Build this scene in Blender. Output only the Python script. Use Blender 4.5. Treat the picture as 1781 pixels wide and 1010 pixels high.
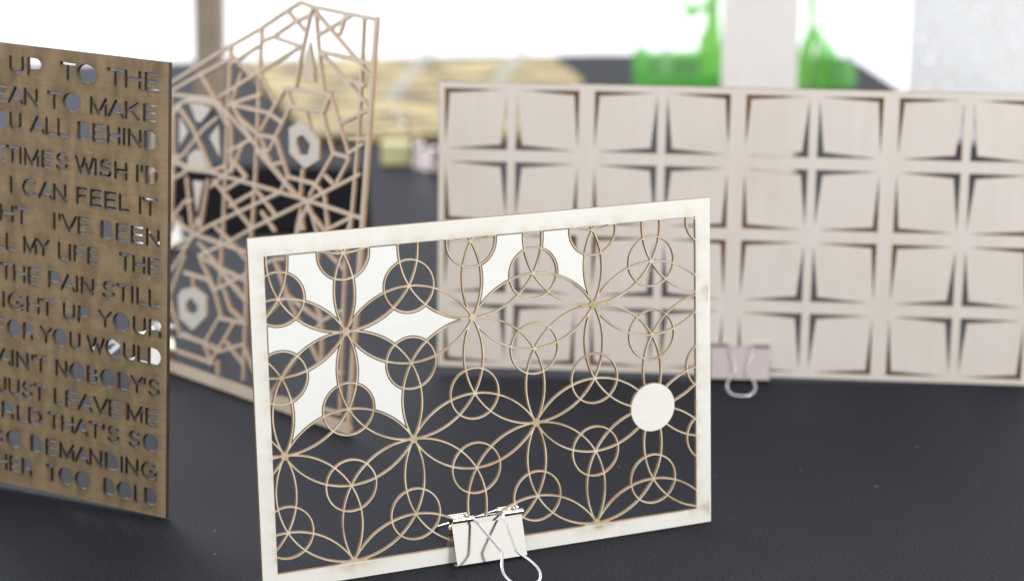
import bpy, bmesh, math, random
import numpy as np
from mathutils import Vector, Matrix, noise

for o in list(bpy.data.objects):
    bpy.data.objects.remove(o)
scene = bpy.context.scene
COL = scene.collection
MM = 0.001
R = math.radians

# ---------------------------------------------------------------- camera
cam_data = bpy.data.cameras.new("camera")
cam = bpy.data.objects.new("camera", cam_data)
COL.objects.link(cam)
cam.location = (0, 0, 0.455)
cam.rotation_euler = (R(90 - 13.6), 0, 0)
cam_data.sensor_width = 36
cam_data.lens = 3600 / 1781 * 36
cam_data.clip_start = 0.02
cam_data.clip_end = 200
cam_data.dof.use_dof = True
cam_data.dof.focus_distance = 1.235
cam_data.dof.aperture_fstop = 5.2
scene.camera = cam

# ---------------------------------------------------------------- world and lamps
world = bpy.data.worlds.new("World")
scene.world = world
world.use_nodes = True
bg = world.node_tree.nodes["Background"]
bg.inputs[0].default_value = (0.93, 0.96, 1.0, 1)
bg.inputs[1].default_value = 1.0


def area(name, loc, target, size, power, color):
    d = bpy.data.lights.new(name, 'AREA')
    d.shape = 'RECTANGLE'
    d.size, d.size_y = size
    d.energy = power
    d.color = color
    o = bpy.data.objects.new(name, d)
    COL.objects.link(o)
    o.location = loc
    o.rotation_euler = (Vector(target) - Vector(loc)).to_track_quat('-Z', 'Y').to_euler()
    return o


area("window_light_front", (1.9, -0.6, 1.7), (0.0, 1.3, 0.1), (0.9, 0.9), 46, (1.0, 0.975, 0.935))
area("window_light_back", (-3.6, 6.2, 1.9), (-0.3, 1.6, 0), (3.0, 1.6), 210, (0.80, 0.89, 1.0))
area("fill_light_floor", (0, 9.5, 4.5), (0, 9.5, -0.75), (14.0, 8.0), 560, (0.97, 0.98, 1.0))  # added overhead fill, out of view, that whitens the far floor

scene.view_settings.view_transform = 'Standard'
scene.view_settings.look = 'None'
scene.view_settings.exposure = 0.1
scene.view_settings.gamma = 1.0


# ---------------------------------------------------------------- helpers
def tag(o, label=None, cat=None, group=None, kind=None):
    if label: o["label"] = label
    if cat: o["category"] = cat
    if group: o["group"] = group
    if kind: o["kind"] = kind
    return o


def empty(name, mat):
    o = bpy.data.objects.new(name, None)
    o.empty_display_size = 0.02
    COL.objects.link(o)
    o.matrix_world = mat
    return o


def link_mesh(name, me, mats, parent=None, mat=None):
    o = bpy.data.objects.new(name, me)
    COL.objects.link(o)
    me.materials.clear()
    for m in mats:
        me.materials.append(m)
    if parent:
        o.parent = parent
    if mat is not None:
        o.matrix_world = mat
    return o


def bm_obj(name, bm, mats, parent=None, mat=None, smooth=False):
    me = bpy.data.meshes.new(name)
    bmesh.ops.recalc_face_normals(bm, faces=bm.faces)
    bm.to_mesh(me)
    bm.free()
    if smooth:
        for p in me.polygons:
            p.use_smooth = True
    return link_mesh(name, me, mats, parent, mat)


def add_box(bm, lo, hi, mi=0):
    x0, y0, z0 = lo
    x1, y1, z1 = hi
    v = [bm.verts.new(p) for p in ((x0, y0, z0), (x1, y0, z0), (x1, y1, z0), (x0, y1, z0),
                                   (x0, y0, z1), (x1, y0, z1), (x1, y1, z1), (x0, y1, z1))]
    for f in ((0, 3, 2, 1), (4, 5, 6, 7), (0, 1, 5, 4), (1, 2, 6, 5), (2, 3, 7, 6), (3, 0, 4, 7)):
        bm.faces.new([v[i] for i in f]).material_index = mi


def frame(o, yaw, lean, roll=0.0):
    """matrix of a standing panel: local x along the sheet, local y up the sheet, local z out of its face"""
    U = Vector((math.cos(yaw), math.sin(yaw), 0))
    n = U.cross(Vector((0, 0, 1)))
    V = Vector((0, 0, 1)) * math.cos(lean) - n * math.sin(lean)
    U2 = U * math.cos(roll) + V * math.sin(roll)
    V2 = V * math.cos(roll) - U * math.sin(roll)
    N = U2.cross(V2)
    m = Matrix(((U2.x, V2.x, N.x, o[0]), (U2.y, V2.y, N.y, o[1]), (U2.z, V2.z, N.z, o[2]), (0, 0, 0, 1)))
    return m


# ---- outlines of cut sheets: distance field -> contour loops -> extruded sheet
def contour(F, xs, ys):
    """closed loops of the zero line of F (solid where F < 0)"""
    inside = F < 0
    ny, nx = F.shape
    pts = {}

    def ep(a, b):
        k = (a, b)
        if k not in pts:
            fa, fb = F[a], F[b]
            t = fa / (fa - fb)
            pts[k] = (xs[a[1]] + (xs[b[1]] - xs[a[1]]) * t, ys[a[0]] + (ys[b[0]] - ys[a[0]]) * t)
        return k
    c = inside[:-1, :-1].astype(int) + inside[:-1, 1:] * 2 + inside[1:, 1:] * 4 + inside[1:, :-1] * 8
    J, I = np.where((c > 0) & (c < 15))
    nxt = {}
    T = {1: [(3, 0)], 2: [(0, 1)], 3: [(3, 1)], 4: [(1, 2)], 6: [(0, 2)], 7: [(3, 2)], 8: [(2, 3)], 9: [(2, 0)],
         11: [(2, 1)], 12: [(1, 3)], 13: [(1, 0)], 14: [(0, 3)], 5: [(3, 0), (1, 2)], 10: [(0, 1), (2, 3)]}
    for j, i in zip(J.tolist(), I.tolist()):
        e = (((j, i), (j, i + 1)), ((j, i + 1), (j + 1, i + 1)), ((j + 1, i), (j + 1, i + 1)), ((j, i), (j + 1, i)))
        for a, b in T[int(c[j, i])]:
            nxt[ep(*e[a])] = ep(*e[b])
    loops = []
    while nxt:
        s, n = nxt.popitem()
        lp = [s]
        while n != s:
            lp.append(n)
            if n not in nxt:
                break
            n = nxt.pop(n)
        loops.append([pts[k] for k in lp])
    return loops


def simplify(lp, tol):
    """Douglas-Peucker on a closed loop"""
    P = np.array(lp)
    n = len(P)
    if n < 8:
        return lp
    keep = np.zeros(n + 1, bool)
    Q = np.vstack([P, P[:1]])
    far = int(((P - P[0]) ** 2).sum(1).argmax())
    keep[[0, far, n]] = True
    st = [(0, far), (far, n)]
    while st:
        a, b = st.pop()
        if b - a < 2:
            continue
        d = Q[b] - Q[a]
        L = np.hypot(*d) + 1e-12
        dist = np.abs((Q[a + 1:b, 0] - Q[a, 0]) * d[1] - (Q[a + 1:b, 1] - Q[a, 1]) * d[0]) / L
        k = int(dist.argmax())
        if dist[k] > tol:
            k += a + 1
            keep[k] = True
            st += [(a, k), (k, b)]
    return [tuple(Q[i]) for i in range(n) if keep[i]]


def in_loops(P, loops):
    """even-odd test of points against closed loops"""
    E = []
    for lp in loops:
        q = np.array(lp)
        E.append(np.hstack([q, np.roll(q, -1, 0)]))
    E = np.vstack(E)
    res = np.zeros(len(P), bool)
    for k in range(0, len(P), 400):
        x = P[k:k + 400, 0:1]
        y = P[k:k + 400, 1:2]
        ax, ay, bx, by = E.T
        c = (ay > y) != (by > y)
        dy = np.where(by == ay, 1e-12, by - ay)
        c &= x < (bx - ax) * (y - ay) / dy + ax
        res[k:k + 400] = c.sum(1) % 2 == 1
    return res


def sheet_from_loops(name, loops, thick, mats, parent=None, mat=None, bevel=0.16, zoff=0.0, pick=None, soot=None, step=3.0, guide=None):
    """loops in mm, even-odd filled and extruded to a sheet with a small bevel; mats = (face, cut edge)"""
    from mathutils.geometry import delaunay_2d_cdt
    L2 = []
    for lp in loops:                                   # drop near-duplicate points
        q = [lp[0]]
        for p in lp[1:]:
            if math.hypot(p[0] - q[-1][0], p[1] - q[-1][1]) > 0.05:
                q.append(p)
        if math.hypot(q[0][0] - q[-1][0], q[0][1] - q[-1][1]) < 0.05:
            q.pop()
        if len(q) >= 3:
            ar = sum(q[i - 1][0] * q[i][1] - q[i][0] * q[i - 1][1] for i in range(len(q))) / 2
            if abs(ar) > 0.15:
                L2.append([q, ar])
    for k, it in enumerate(L2):                        # solid always on the left of the loop
        others = [o_[0] for j, o_ in enumerate(L2) if j != k]
        depth = 0
        if others:
            p = np.array([it[0][0]])
            depth = sum(bool(in_loops(p, [o_])[0]) for o_ in others)
        if (depth % 2 == 0) != (it[1] > 0):
            it[0].reverse()
    rim, ins, edges = [], [], []
    for q, _ in L2:
        P = np.array(q)
        d0 = P - np.roll(P, 1, 0)
        d1 = np.roll(P, -1, 0) - P
        d0 /= np.linalg.norm(d0, axis=1)[:, None]
        d1 /= np.linalg.norm(d1, axis=1)[:, None]
        n0 = np.stack([-d0[:, 1], d0[:, 0]], 1)
        n1 = np.stack([-d1[:, 1], d1[:, 0]], 1)
        m = n0 + n1
        den = np.maximum((m * n0).sum(1), 0.5)[:, None]
        base = len(rim)
        rim += P.tolist()
        ins += (P + m / den * bevel).tolist()
        k = len(q)
        edges += [(base + i, base + (i + 1) % k) for i in range(k)]
    extra = []
    if soot:
        allp = np.array(ins)
        gx, gy = np.meshgrid(np.arange(allp[:, 0].min() + step / 2, allp[:, 0].max(), step),
                             np.arange(allp[:, 1].min() + step / 2, allp[:, 1].max(), step))
        gp_ = np.stack([gx.ravel(), gy.ravel()], 1)
        tmp_l, b0 = [], 0
        for q, _ in L2:
            tmp_l.append(ins[b0:b0 + len(q)])
            b0 += len(q)
        extra = gp_[in_loops(gp_, tmp_l)].tolist()
    ge = []
    if guide:
        gb = len(ins) + len(extra)
        extra = extra + list(guide)
        ge = [(gb + i, gb + (i + 1) % len(guide)) for i in range(len(guide))]
    vo, _, fo, orig, _, _ = delaunay_2d_cdt([Vector(p) for p in ins + extra], edges + ge, [], 0, 1e-5)
    vo = np.array([(v.x, v.y) for v in vo])
    src = [o_[0] if o_ else -1 for o_ in orig]
    tris = np.array([f for f in fo if len(f) == 3])
    lpi = []
    base = 0
    for q, _ in L2:
        lpi.append(ins[base:base + len(q)])
        base += len(q)
    keep = in_loops(vo[tris].mean(1), lpi)
    tris = tris[keep]
    nf = len(vo)
    z = thick / 2
    verts = [(x, y, z) for x, y in vo] + [(x, y, -z) for x, y in vo]
    o2 = len(verts)
    verts += [(x, y, z - bevel) for x, y in rim] + [(x, y, -z + bevel) for x, y in rim]
    o3 = len(verts)
    inv = {}
    for i, s_ in enumerate(orig):
        for q in s_:
            inv[q] = i
    faces, mi = [], []
    cen = vo[tris].mean(1)
    fm = pick(cen) if pick else [0] * len(tris)
    for t, f_ in zip(tris.tolist(), fm):
        A2 = (vo[t[1]][0] - vo[t[0]][0]) * (vo[t[2]][1] - vo[t[0]][1]) - (vo[t[1]][1] - vo[t[0]][1]) * (vo[t[2]][0] - vo[t[0]][0])
        if A2 < 0:
            t = t[::-1]
        faces.append(t)
        faces.append([t[2] + nf, t[1] + nf, t[0] + nf])
        mi += [int(f_), int(f_)]
    nr = len(rim)
    for a, b in edges:
        faces.append([o2 + a, o2 + nr + a, o2 + nr + b, o2 + b])
        mi.append(1)
        if a in inv and b in inv and inv[a] != inv[b]:
            faces.append([o2 + a, o2 + b, inv[b], inv[a]])
            faces.append([o2 + nr + b, o2 + nr + a, inv[a] + nf, inv[b] + nf])
            mi += [1, 1]
    me = bpy.data.meshes.new(name)
    me.from_pydata([(x * MM, y * MM, (q + zoff) * MM) for x, y, q in verts], [], faces)
    me.update()
    o = link_mesh(name, me, mats, parent, mat)
    me.polygons.foreach_set('material_index', mi)
    if soot:
        at = me.attributes.new("scorch", 'FLOAT', 'POINT')
        at.data.foreach_set('value', soot(np.array([(v_[0], v_[1]) for v_ in verts])).astype(np.float32))
    me.update()
    return o


def grid(x0, x1, y0, y1, h):
    xs = np.arange(x0 - 3 * h, x1 + 3 * h, h) + h * 0.137
    ys = np.arange(y0 - 3 * h, y1 + 3 * h, h) + h * 0.171
    X, Y = np.meshgrid(xs, ys)
    return xs, ys, X, Y


def sd_box(X, Y, x0, y0, x1, y1):
    return np.maximum(np.maximum(x0 - X, X - x1), np.maximum(y0 - Y, Y - y1))


def sd_poly(X, Y, P):
    """signed distance to polygon, negative inside"""
    d = np.full(X.shape, 1e18)
    ins = np.zeros(X.shape, bool)
    n = len(P)
    for i in range(n):
        ax, ay = P[i]
        bx, by = P[(i + 1) % n]
        ex, ey = bx - ax, by - ay
        t = np.clip(((X - ax) * ex + (Y - ay) * ey) / (ex * ex + ey * ey + 1e-12), 0, 1)
        d = np.minimum(d, (X - ax - t * ex) ** 2 + (Y - ay - t * ey) ** 2)
        cond = ((ay > Y) != (by > Y)) & (X < (bx - ax) * (Y - ay) / ((by - ay) or 1e-12) + ax)
        ins ^= cond
    d = np.sqrt(d)
    return np.where(ins, -d, d)


def stroke_into(F, xs, ys, X, Y, pts, hw):
    """union of a polyline stroke into F, only near the stroke"""
    for (ax, ay), (bx, by) in zip(pts[:-1], pts[1:]):
        m = hw + 2.0
        i0, i1 = np.searchsorted(xs, [min(ax, bx) - m, max(ax, bx) + m])
        j0, j1 = np.searchsorted(ys, [min(ay, by) - m, max(ay, by) + m])
        if i1 <= i0 or j1 <= j0:
            continue
        x = X[j0:j1, i0:i1]
        y = Y[j0:j1, i0:i1]
        ex, ey = bx - ax, by - ay
        t = np.clip(((x - ax) * ex + (y - ay) * ey) / (ex * ex + ey * ey + 1e-12), 0, 1)
        d = np.hypot(x - ax - t * ex, y - ay - t * ey) - hw
        F[j0:j1, i0:i1] = np.minimum(F[j0:j1, i0:i1], d)


def poly_into(F, xs, ys, X, Y, P):
    a = np.array(P)
    i0, i1 = np.searchsorted(xs, [a[:, 0].min() - 2, a[:, 0].max() + 2])
    j0, j1 = np.searchsorted(ys, [a[:, 1].min() - 2, a[:, 1].max() + 2])
    F[j0:j1, i0:i1] = np.minimum(F[j0:j1, i0:i1], sd_poly(X[j0:j1, i0:i1], Y[j0:j1, i0:i1], P))


# ---------------------------------------------------------------- materials
def new_mat(name):
    m = bpy.data.materials.new(name)
    m.use_nodes = True
    return m, m.node_tree.nodes, m.node_tree.links, m.node_tree.nodes["Principled BSDF"]


def wood(name, c1, c2, c3, grain=(6, 60), smoke=0.3, smoke_scale=22, rough=0.6, stretch=(1, 1, 1), bump=0.05, soot=None, pore=0.05, smoke_max=0.78):
    """c1, c2 grain tones, c3 the smoky scorch tone"""
    m, N, L, p = new_mat(name)
    tc = N.new("ShaderNodeTexCoord")
    mp = N.new("ShaderNodeMapping")
    mp.inputs['Scale'].default_value = (grain[0], grain[1], 6)
    L.new(tc.outputs['Object'], mp.inputs[0])
    n1 = N.new("ShaderNodeTexNoise")
    n1.inputs['Scale'].default_value = 4
    n1.inputs['Detail'].default_value = 6
    L.new(mp.outputs[0], n1.inputs[0])
    r1 = N.new("ShaderNodeValToRGB")
    r1.color_ramp.elements[0].position = 0.32
    r1.color_ramp.elements[0].color = (*c2, 1)
    r1.color_ramp.elements[1].position = 0.68
    r1.color_ramp.elements[1].color = (*c1, 1)
    L.new(n1.outputs[0], r1.inputs[0])
    mp2 = N.new("ShaderNodeMapping")
    mp2.inputs['Scale'].default_value = stretch
    L.new(tc.outputs['Object'], mp2.inputs[0])
    n2 = N.new("ShaderNodeTexNoise")
    n2.inputs['Scale'].default_value = smoke_scale
    n2.inputs['Detail'].default_value = 3
    L.new(mp2.outputs[0], n2.inputs[0])
    r2 = N.new("ShaderNodeMapRange")
    r2.inputs['From Min'].default_value = 0.48
    r2.inputs['From Max'].default_value = smoke_max
    r2.inputs['To Max'].default_value = smoke
    L.new(n2.outputs[0], r2.inputs[0])
    mx = N.new("ShaderNodeMix")
    mx.data_type = 'RGBA'
    L.new(r2.outputs[0], mx.inputs[0])
    L.new(r1.outputs[0], mx.inputs[6])
    mx.inputs[7].default_value = (*c3, 1)
    n3 = N.new("ShaderNodeTexNoise")          # fine pores
    n3.inputs['Scale'].default_value = 900
    n3.inputs['Detail'].default_value = 2
    L.new(tc.outputs['Object'], n3.inputs[0])
    mr = N.new("ShaderNodeMapRange")
    mr.inputs['To Min'].default_value = 1 - pore
    mr.inputs['To Max'].default_value = 1 + pore * .8
    L.new(n3.outputs[0], mr.inputs[0])
    ml = N.new("ShaderNodeMix")
    ml.data_type = 'RGBA'
    ml.blend_type = 'MULTIPLY'
    ml.inputs[0].default_value = 1
    L.new(mx.outputs[2], ml.inputs[6])
    L.new(mr.outputs[0], ml.inputs[7])
    last = ml.outputs[2]
    if soot:
        at = N.new("ShaderNodeAttribute"); at.attribute_name = "scorch"
        nn = N.new("ShaderNodeTexNoise"); nn.inputs['Scale'].default_value = 130; nn.inputs['Detail'].default_value = 4
        L.new(tc.outputs['Object'], nn.inputs[0])
        nr = N.new("ShaderNodeMapRange"); nr.inputs['From Min'].default_value = 0.35; nr.inputs['From Max'].default_value = 0.65
        nr.inputs['To Min'].default_value = 0.35; nr.inputs['To Max'].default_value = 1.15
        L.new(nn.outputs[0], nr.inputs[0])
        mu = N.new("ShaderNodeMath"); mu.operation = 'MULTIPLY'; mu.use_clamp = True
        L.new(at.outputs['Fac'], mu.inputs[0]); L.new(nr.outputs[0], mu.inputs[1])
        sm = N.new("ShaderNodeMix"); sm.data_type = 'RGBA'
        L.new(mu.outputs[0], sm.inputs[0]); L.new(last, sm.inputs[6]); sm.inputs[7].default_value = (*soot, 1)
        last = sm.outputs[2]
    L.new(last, p.inputs['Base Color'])
    p.inputs['Roughness'].default_value = rough
    p.inputs['Specular IOR Level'].default_value = 0.3
    b = N.new("ShaderNodeBump")
    b.inputs['Strength'].default_value = bump
    b.inputs['Distance'].default_value = 0.001
    L.new(n1.outputs[0], b.inputs['Height'])
    L.new(b.outputs[0], p.inputs['Normal'])
    return m


def plain(name, col, rough=0.5, metal=0.0, spec=0.5, noise_amt=0.15, scale=300):
    m, N, L, p = new_mat(name)
    tc = N.new("ShaderNodeTexCoord")
    n = N.new("ShaderNodeTexNoise")
    n.inputs['Scale'].default_value = scale
    L.new(tc.outputs['Object'], n.inputs[0])
    r = N.new("ShaderNodeMapRange")
    r.inputs['To Min'].default_value = 1 - noise_amt
    r.inputs['To Max'].default_value = 1 + noise_amt
    L.new(n.outputs[0], r.inputs[0])
    mx = N.new("ShaderNodeMix")
    mx.data_type = 'RGBA'
    mx.blend_type = 'MULTIPLY'
    mx.inputs[0].default_value = 1
    mx.inputs[6].default_value = (*col, 1)
    L.new(r.outputs[0], mx.inputs[7])
    L.new(mx.outputs[2], p.inputs['Base Color'])
    p.inputs['Roughness'].default_value = rough
    p.inputs['Metallic'].default_value = metal
    p.inputs['Specular IOR Level'].default_value = spec
    return m


M_BIRCH = wood("birch_ply", (0.89, 0.87, 0.81), (0.855, 0.825, 0.755), (0.72, 0.64, 0.50), grain=(4, 60), smoke=0.35, smoke_scale=24, soot=(0.52, 0.40, 0.25))
M_BIRCH_FILL = wood("birch_infill", (0.89, 0.885, 0.85), (0.87, 0.855, 0.81), (0.74, 0.68, 0.56), grain=(3, 30), smoke=0.15, smoke_scale=30)
M_STRAND = wood("birch_strand", (0.78, 0.69, 0.53), (0.64, 0.53, 0.37), (0.34, 0.23, 0.12), grain=(20, 20), smoke=0.9, smoke_scale=45, soot=(0.45, 0.34, 0.19))
M_BURN = plain("scorched_edge", (0.24, 0.135, 0.065), 0.7, noise_amt=0.35, scale=120)
M_BURN_SOFT = plain("toasted_edge", (0.27, 0.155, 0.075), 0.7, noise_amt=0.3, scale=120)
M_LAT_EDGE = plain("maple_edge", (0.42, 0.25, 0.13), 0.7, noise_amt=0.35, scale=60)
M_GRID = wood("poplar_ply", (0.78, 0.715, 0.65), (0.745, 0.675, 0.605), (0.66, 0.54, 0.40), grain=(30, 3), smoke=0.4, smoke_scale=9)
M_GRID_BURN = plain("poplar_burnt_edge", (0.27, 0.15, 0.06), 0.7, noise_amt=0.4, scale=60)
M_LAT = wood("maple_ply", (0.94, 0.79, 0.63), (0.90, 0.73, 0.56), (0.60, 0.46, 0.33), grain=(8, 8), smoke=0.35, smoke_scale=25)
M_LAT_FILL = wood("maple_infill", (0.92, 0.87, 0.79), (0.89, 0.83, 0.74), (0.6, 0.5, 0.4), grain=(8, 8), smoke=0.15)
M_TEXT = wood("smoked_board", (0.40, 0.285, 0.160), (0.34, 0.24, 0.13), (0.17, 0.11, 0.06), soot=(0.10, 0.062, 0.035), grain=(14, 90), smoke=0.6, smoke_scale=42, stretch=(1.6, 0.55, 1), rough=0.65)
M_TEXT_BURN = plain("charred_letter_edge", (0.055, 0.038, 0.026), 0.6, noise_amt=0.4, scale=100)
M_STEEL = plain("nickel_steel", (0.84, 0.79, 0.72), 0.09, 1.0, noise_amt=0.02)
M_WIRE = plain("steel_wire", (0.90, 0.90, 0.92), 0.22, 1.0, noise_amt=0.02)
M_COPPER = plain("rose_steel", (0.56, 0.48, 0.46), 0.22, 1.0, noise_amt=0.03)

LAT_LINES = [
    [(-32.3, 229.3), (43.3, 264.7), (82.3, 281.9), (113.6, 297.6), (129.0, 304.7), (144.4, 302.5), (218.3, 299.2)] ,
    [(218.3, 299.2), (219.1, -0.0)] ,
    [(204.1, 299.3), (207.5, 213.0), (205.9, 151.9), (202.4, 123.3), (208.6, 15.7)] ,
    [(83.8, 282.0), (84.4, 249.3), (86.6, 201.8), (87.8, 135.7), (84.5, 96.6), (88.8, 14.3)] ,
    [(46.1, 266.7), (47.1, 214.4), (49.9, 130.0), (50.6, 79.5)] ,
    [(-21.7, 164.9), (-21.7, 133.1)] ,
    [(-26.0, 167.1), (30.6, 166.4), (154.5, 162.0), (215.7, 158.3)] ,
    [(211.5, 188.8), (154.5, 162.0), (88.2, 131.3), (56.1, 114.7), (20.4, 99.0)] ,
    [(119.8, 163.1), (28.9, 123.2), (11.0, 113.1), (-20.7, 98.8)] ,
    [(153.0, 156.7), (175.1, 143.8), (194.3, 129.9)] ,
    [(179.8, 144.5), (207.2, 157.9)] ,
    [(29.3, 223.1), (82.8, 196.1), (136.6, 165.5), (149.7, 161.3)] ,
    [(145.2, 183.3), (145.1, 165.0)] ,
    [(128.4, 176.0), (160.7, 175.2)] ,
    [(109.7, 202.9), (128.4, 176.0)] ,
    [(88.0, 202.4), (109.7, 202.9)] ,
    [(89.4, 189.5), (106.4, 180.8), (136.0, 165.0)] ,
    [(91.8, 200.7), (106.3, 181.7)] ,
    [(108.4, 182.4), (119.5, 185.5)] ,
    [(109.6, 203.7), (124.9, 226.9)] ,
    [(91.2, 206.3), (100.7, 219.5), (117.1, 239.8)] ,
    [(171.5, 242.5), (181.2, 228.6), (197.5, 202.3)] ,
    [(164.4, 227.9), (179.7, 200.1)] ,
    [(179.7, 200.1), (197.8, 199.4)] ,
    [(179.8, 199.2), (156.1, 166.5)] ,
    [(198.0, 197.4), (186.7, 180.0)] ,
    [(172.2, 182.7), (182.2, 178.2)] ,
    [(197.5, 202.3), (212.9, 210.8)] ,
    [(197.6, 212.7), (217.0, 215.0)] ,
    [(117.1, 240.6), (171.6, 242.1)] ,
    [(124.1, 227.7), (165.0, 228.4)] ,
    [(171.6, 241.7), (165.0, 228.0)] ,
    [(119.9, 240.5), (127.5, 229.3)] ,
    [(145.4, 225.8), (151.5, 214.3)] ,
    [(142.2, 297.7), (134.5, 267.3), (130.8, 244.1)] ,
    [(148.3, 298.2), (154.6, 272.9), (164.0, 243.4)] ,
    [(148.2, 299.0), (166.4, 288.4), (215.1, 260.1)] ,
    [(156.1, 271.4), (194.4, 269.9), (215.5, 267.4)] ,
    [(156.1, 271.4), (214.2, 239.6)] ,
    [(154.7, 283.7), (190.9, 300.7)] ,
    [(187.8, 223.5), (217.8, 236.4)] ,
    [(113.6, 297.6), (137.5, 284.0)] ,
    [(142.3, 296.9), (122.3, 289.4), (98.1, 276.8), (85.5, 272.7)] ,
    [(98.1, 276.8), (132.5, 273.0)] ,
    [(131.2, 272.1), (85.7, 250.3), (35.2, 225.5)] ,
    [(86.8, 247.4), (107.0, 228.0)] ,
    [(79.5, 267.9), (47.6, 252.3)] ,
    [(46.9, 258.9), (76.0, 245.1)] ,
    [(42.9, 254.1), (-7.0, 233.6), (-30.9, 223.0)] ,
    [(7.2, 240.9), (27.6, 224.7), (45.9, 211.6)] ,
    [(47.9, 221.5), (99.2, 220.2)] ,
    [(-28.2, 220.6), (29.3, 223.1)] ,
    [(51.7, 185.2), (81.0, 198.5)] ,
    [(53.7, 180.6), (76.0, 168.9)] ,
    [(34.3, 160.6), (86.8, 131.1)] ,
    [(90.3, 160.7), (116.0, 145.2)] ,
    [(-26.3, 209.8), (-22.6, 173.6), (-5.5, 164.3), (26.0, 166.2), (49.1, 173.7), (47.3, 205.1), (31.3, 218.8), (6.3, 219.7), (-13.3, 216.7), (-26.3, 209.8)] ,
    [(-17.4, 210.3), (1.5, 197.5), (28.0, 169.6)] ,
    [(33.9, 209.3), (16.4, 198.3), (-9.0, 174.8), (-25.4, 169.1)] ,
    [(-3.2, 157.3), (8.0, 119.0)] ,
    [(25.9, 159.4), (19.7, 120.8)] ,
    [(-25.3, 152.4), (-3.7, 162.3)] ,
    [(10.8, 114.9), (82.2, 111.8)] ,
    [(19.4, 108.9), (86.0, 75.8)] ,
    [(2.1, 82.6), (34.7, 82.2), (45.0, 73.9)] ,
    [(42.5, 74.9), (83.9, 95.1)] ,
    [(45.0, 73.9), (54.5, 57.0)] ,
    [(23.0, 96.2), (44.8, 75.3)] ,
    [(0.7, 95.8), (-18.2, 58.1), (-1.1, 35.0)] ,
    [(42.7, 95.4), (86.2, 74.1)] ,
    [(56.0, 79.1), (66.0, 65.0), (88.0, 57.4)] ,
    [(52.4, 55.2), (88.0, 57.4)] ,
    [(52.4, 55.2), (34.5, 31.2)] ,
    [(-0.8, 31.8), (40.0, 32.2)] ,
    [(34.5, 31.2), (43.4, 21.4)] ,
    [(-1.9, 18.4), (48.5, 18.3)] ,
    [(71.7, 54.3), (43.9, 17.4)] ,
    [(63.4, 38.6), (86.8, 26.1)] ,
    [(53.7, 20.7), (54.6, 11.7)] ,
    [(14.3, 80.5), (15.2, 71.9)] ,
    [(118.1, 112.3), (136.6, 87.9), (180.0, 76.4), (183.7, 42.7), (159.3, 11.4), (123.6, 8.1), (99.6, 25.5), (106.7, 62.7), (136.6, 87.9)] ,
    [(154.8, 159.9), (133.6, 115.7), (118.1, 112.3)] ,
    [(154.8, 159.9), (173.9, 130.9), (202.3, 118.6)] ,
    [(136.6, 87.9), (183.7, 42.7)] ,
    [(180.0, 76.4), (123.6, 8.1)] ,
    [(84.5, 96.6), (118.1, 112.3)] ,
    [(173.9, 130.9), (163.6, 99.2), (180.0, 76.4)] ,
    [(180.0, 76.4), (204.3, 89.4)] ,
    [(183.7, 42.7), (208.1, 43.4)] ,
    [(159.3, 11.4), (208.8, 13.6)] ,
    [(99.6, 25.5), (86.0, 40.8)] ,
    [(-30.9, 223.0), (-22.9, 104.1)] ,
    [(10.8, 114.9), (-19.9, 123.1)] ,
    [(10.8, 114.9), (15.8, 128.5), (19.7, 120.8)] ,
    [(11.0, 113.1), (-15.7, 81.9)] ,
    [(-26.0, 167.1), (-19.0, 114.0)] ,
    [(-54.5, 220.6), (-49.1, 99.9), (-38.8, -2.7)] ,
    [(-26.0, 167.1), (-54.6, 155.5)] ,
    [(-20.7, 98.8), (-50.0, 109.2)] ,
    [(-18.2, 58.1), (-42.5, 34.7)] ,
    [(-30.9, 223.0), (-53.5, 211.4)] ,
    [(145.3, 137.9), (133.6, 115.7)] ,
]
LAT_LINES += [
    [(-28.0, 202.7), (-13.3, 216.7), (6.1, 221.9), (31.1, 220.6)],
    [(36.6, 220.3), (52.7, 204.4), (56.2, 172.0), (31.0, 155.2)],
    [(50.9, 221.9), (82.8, 196.1)],
    [(61.1, 245.8), (51.5, 222.8)],
    [(87.6, 232.8), (50.9, 221.9)],
    [(99.2, 220.2), (115.6, 215.2)],
    [(85.4, 157.8), (56.9, 143.6)],
    [(76.0, 168.9), (52.5, 156.3)],
    [(109.7, 202.9), (103.6, 193.0), (89.4, 189.5)],
    [(207.2, 157.9), (195.6, 130.1)],
    [(98.6, 145.2), (115.8, 133.8)],
    [(20.4, 99.0), (53.7, 93.6), (84.5, 89.9)],
    [(39.6, 125.2), (67.6, 113.9), (82.7, 106.5)],
    [(-19.9, 123.1), (-3.6, 138.4), (5.7, 140.7)],
    [(60.9, 212.8), (88.0, 202.4)],
    [(128.4, 176.0), (119.8, 163.1)],
    [(160.7, 175.2), (173.0, 168.9), (179.8, 144.5)],
    [(34.5, 31.2), (55.9, 29.4), (85.2, 40.6)],
    [(144.4, 302.5), (142.3, 296.9)],
    [(178.0, 286.1), (183.1, 299.6)],
    [(189.6, 254.3), (209.5, 252.2)],
    [(69.6, 194.1), (57.1, 170.3)],
]
LAT_SOLID = [[(144.4, 277.9), (151.3, 259.6), (153.9, 248.2), (138.1, 247.8), (140.0, 268.2)], [(145.9, 158.2), (152.8, 139.5), (141.1, 137.7)]]
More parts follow.
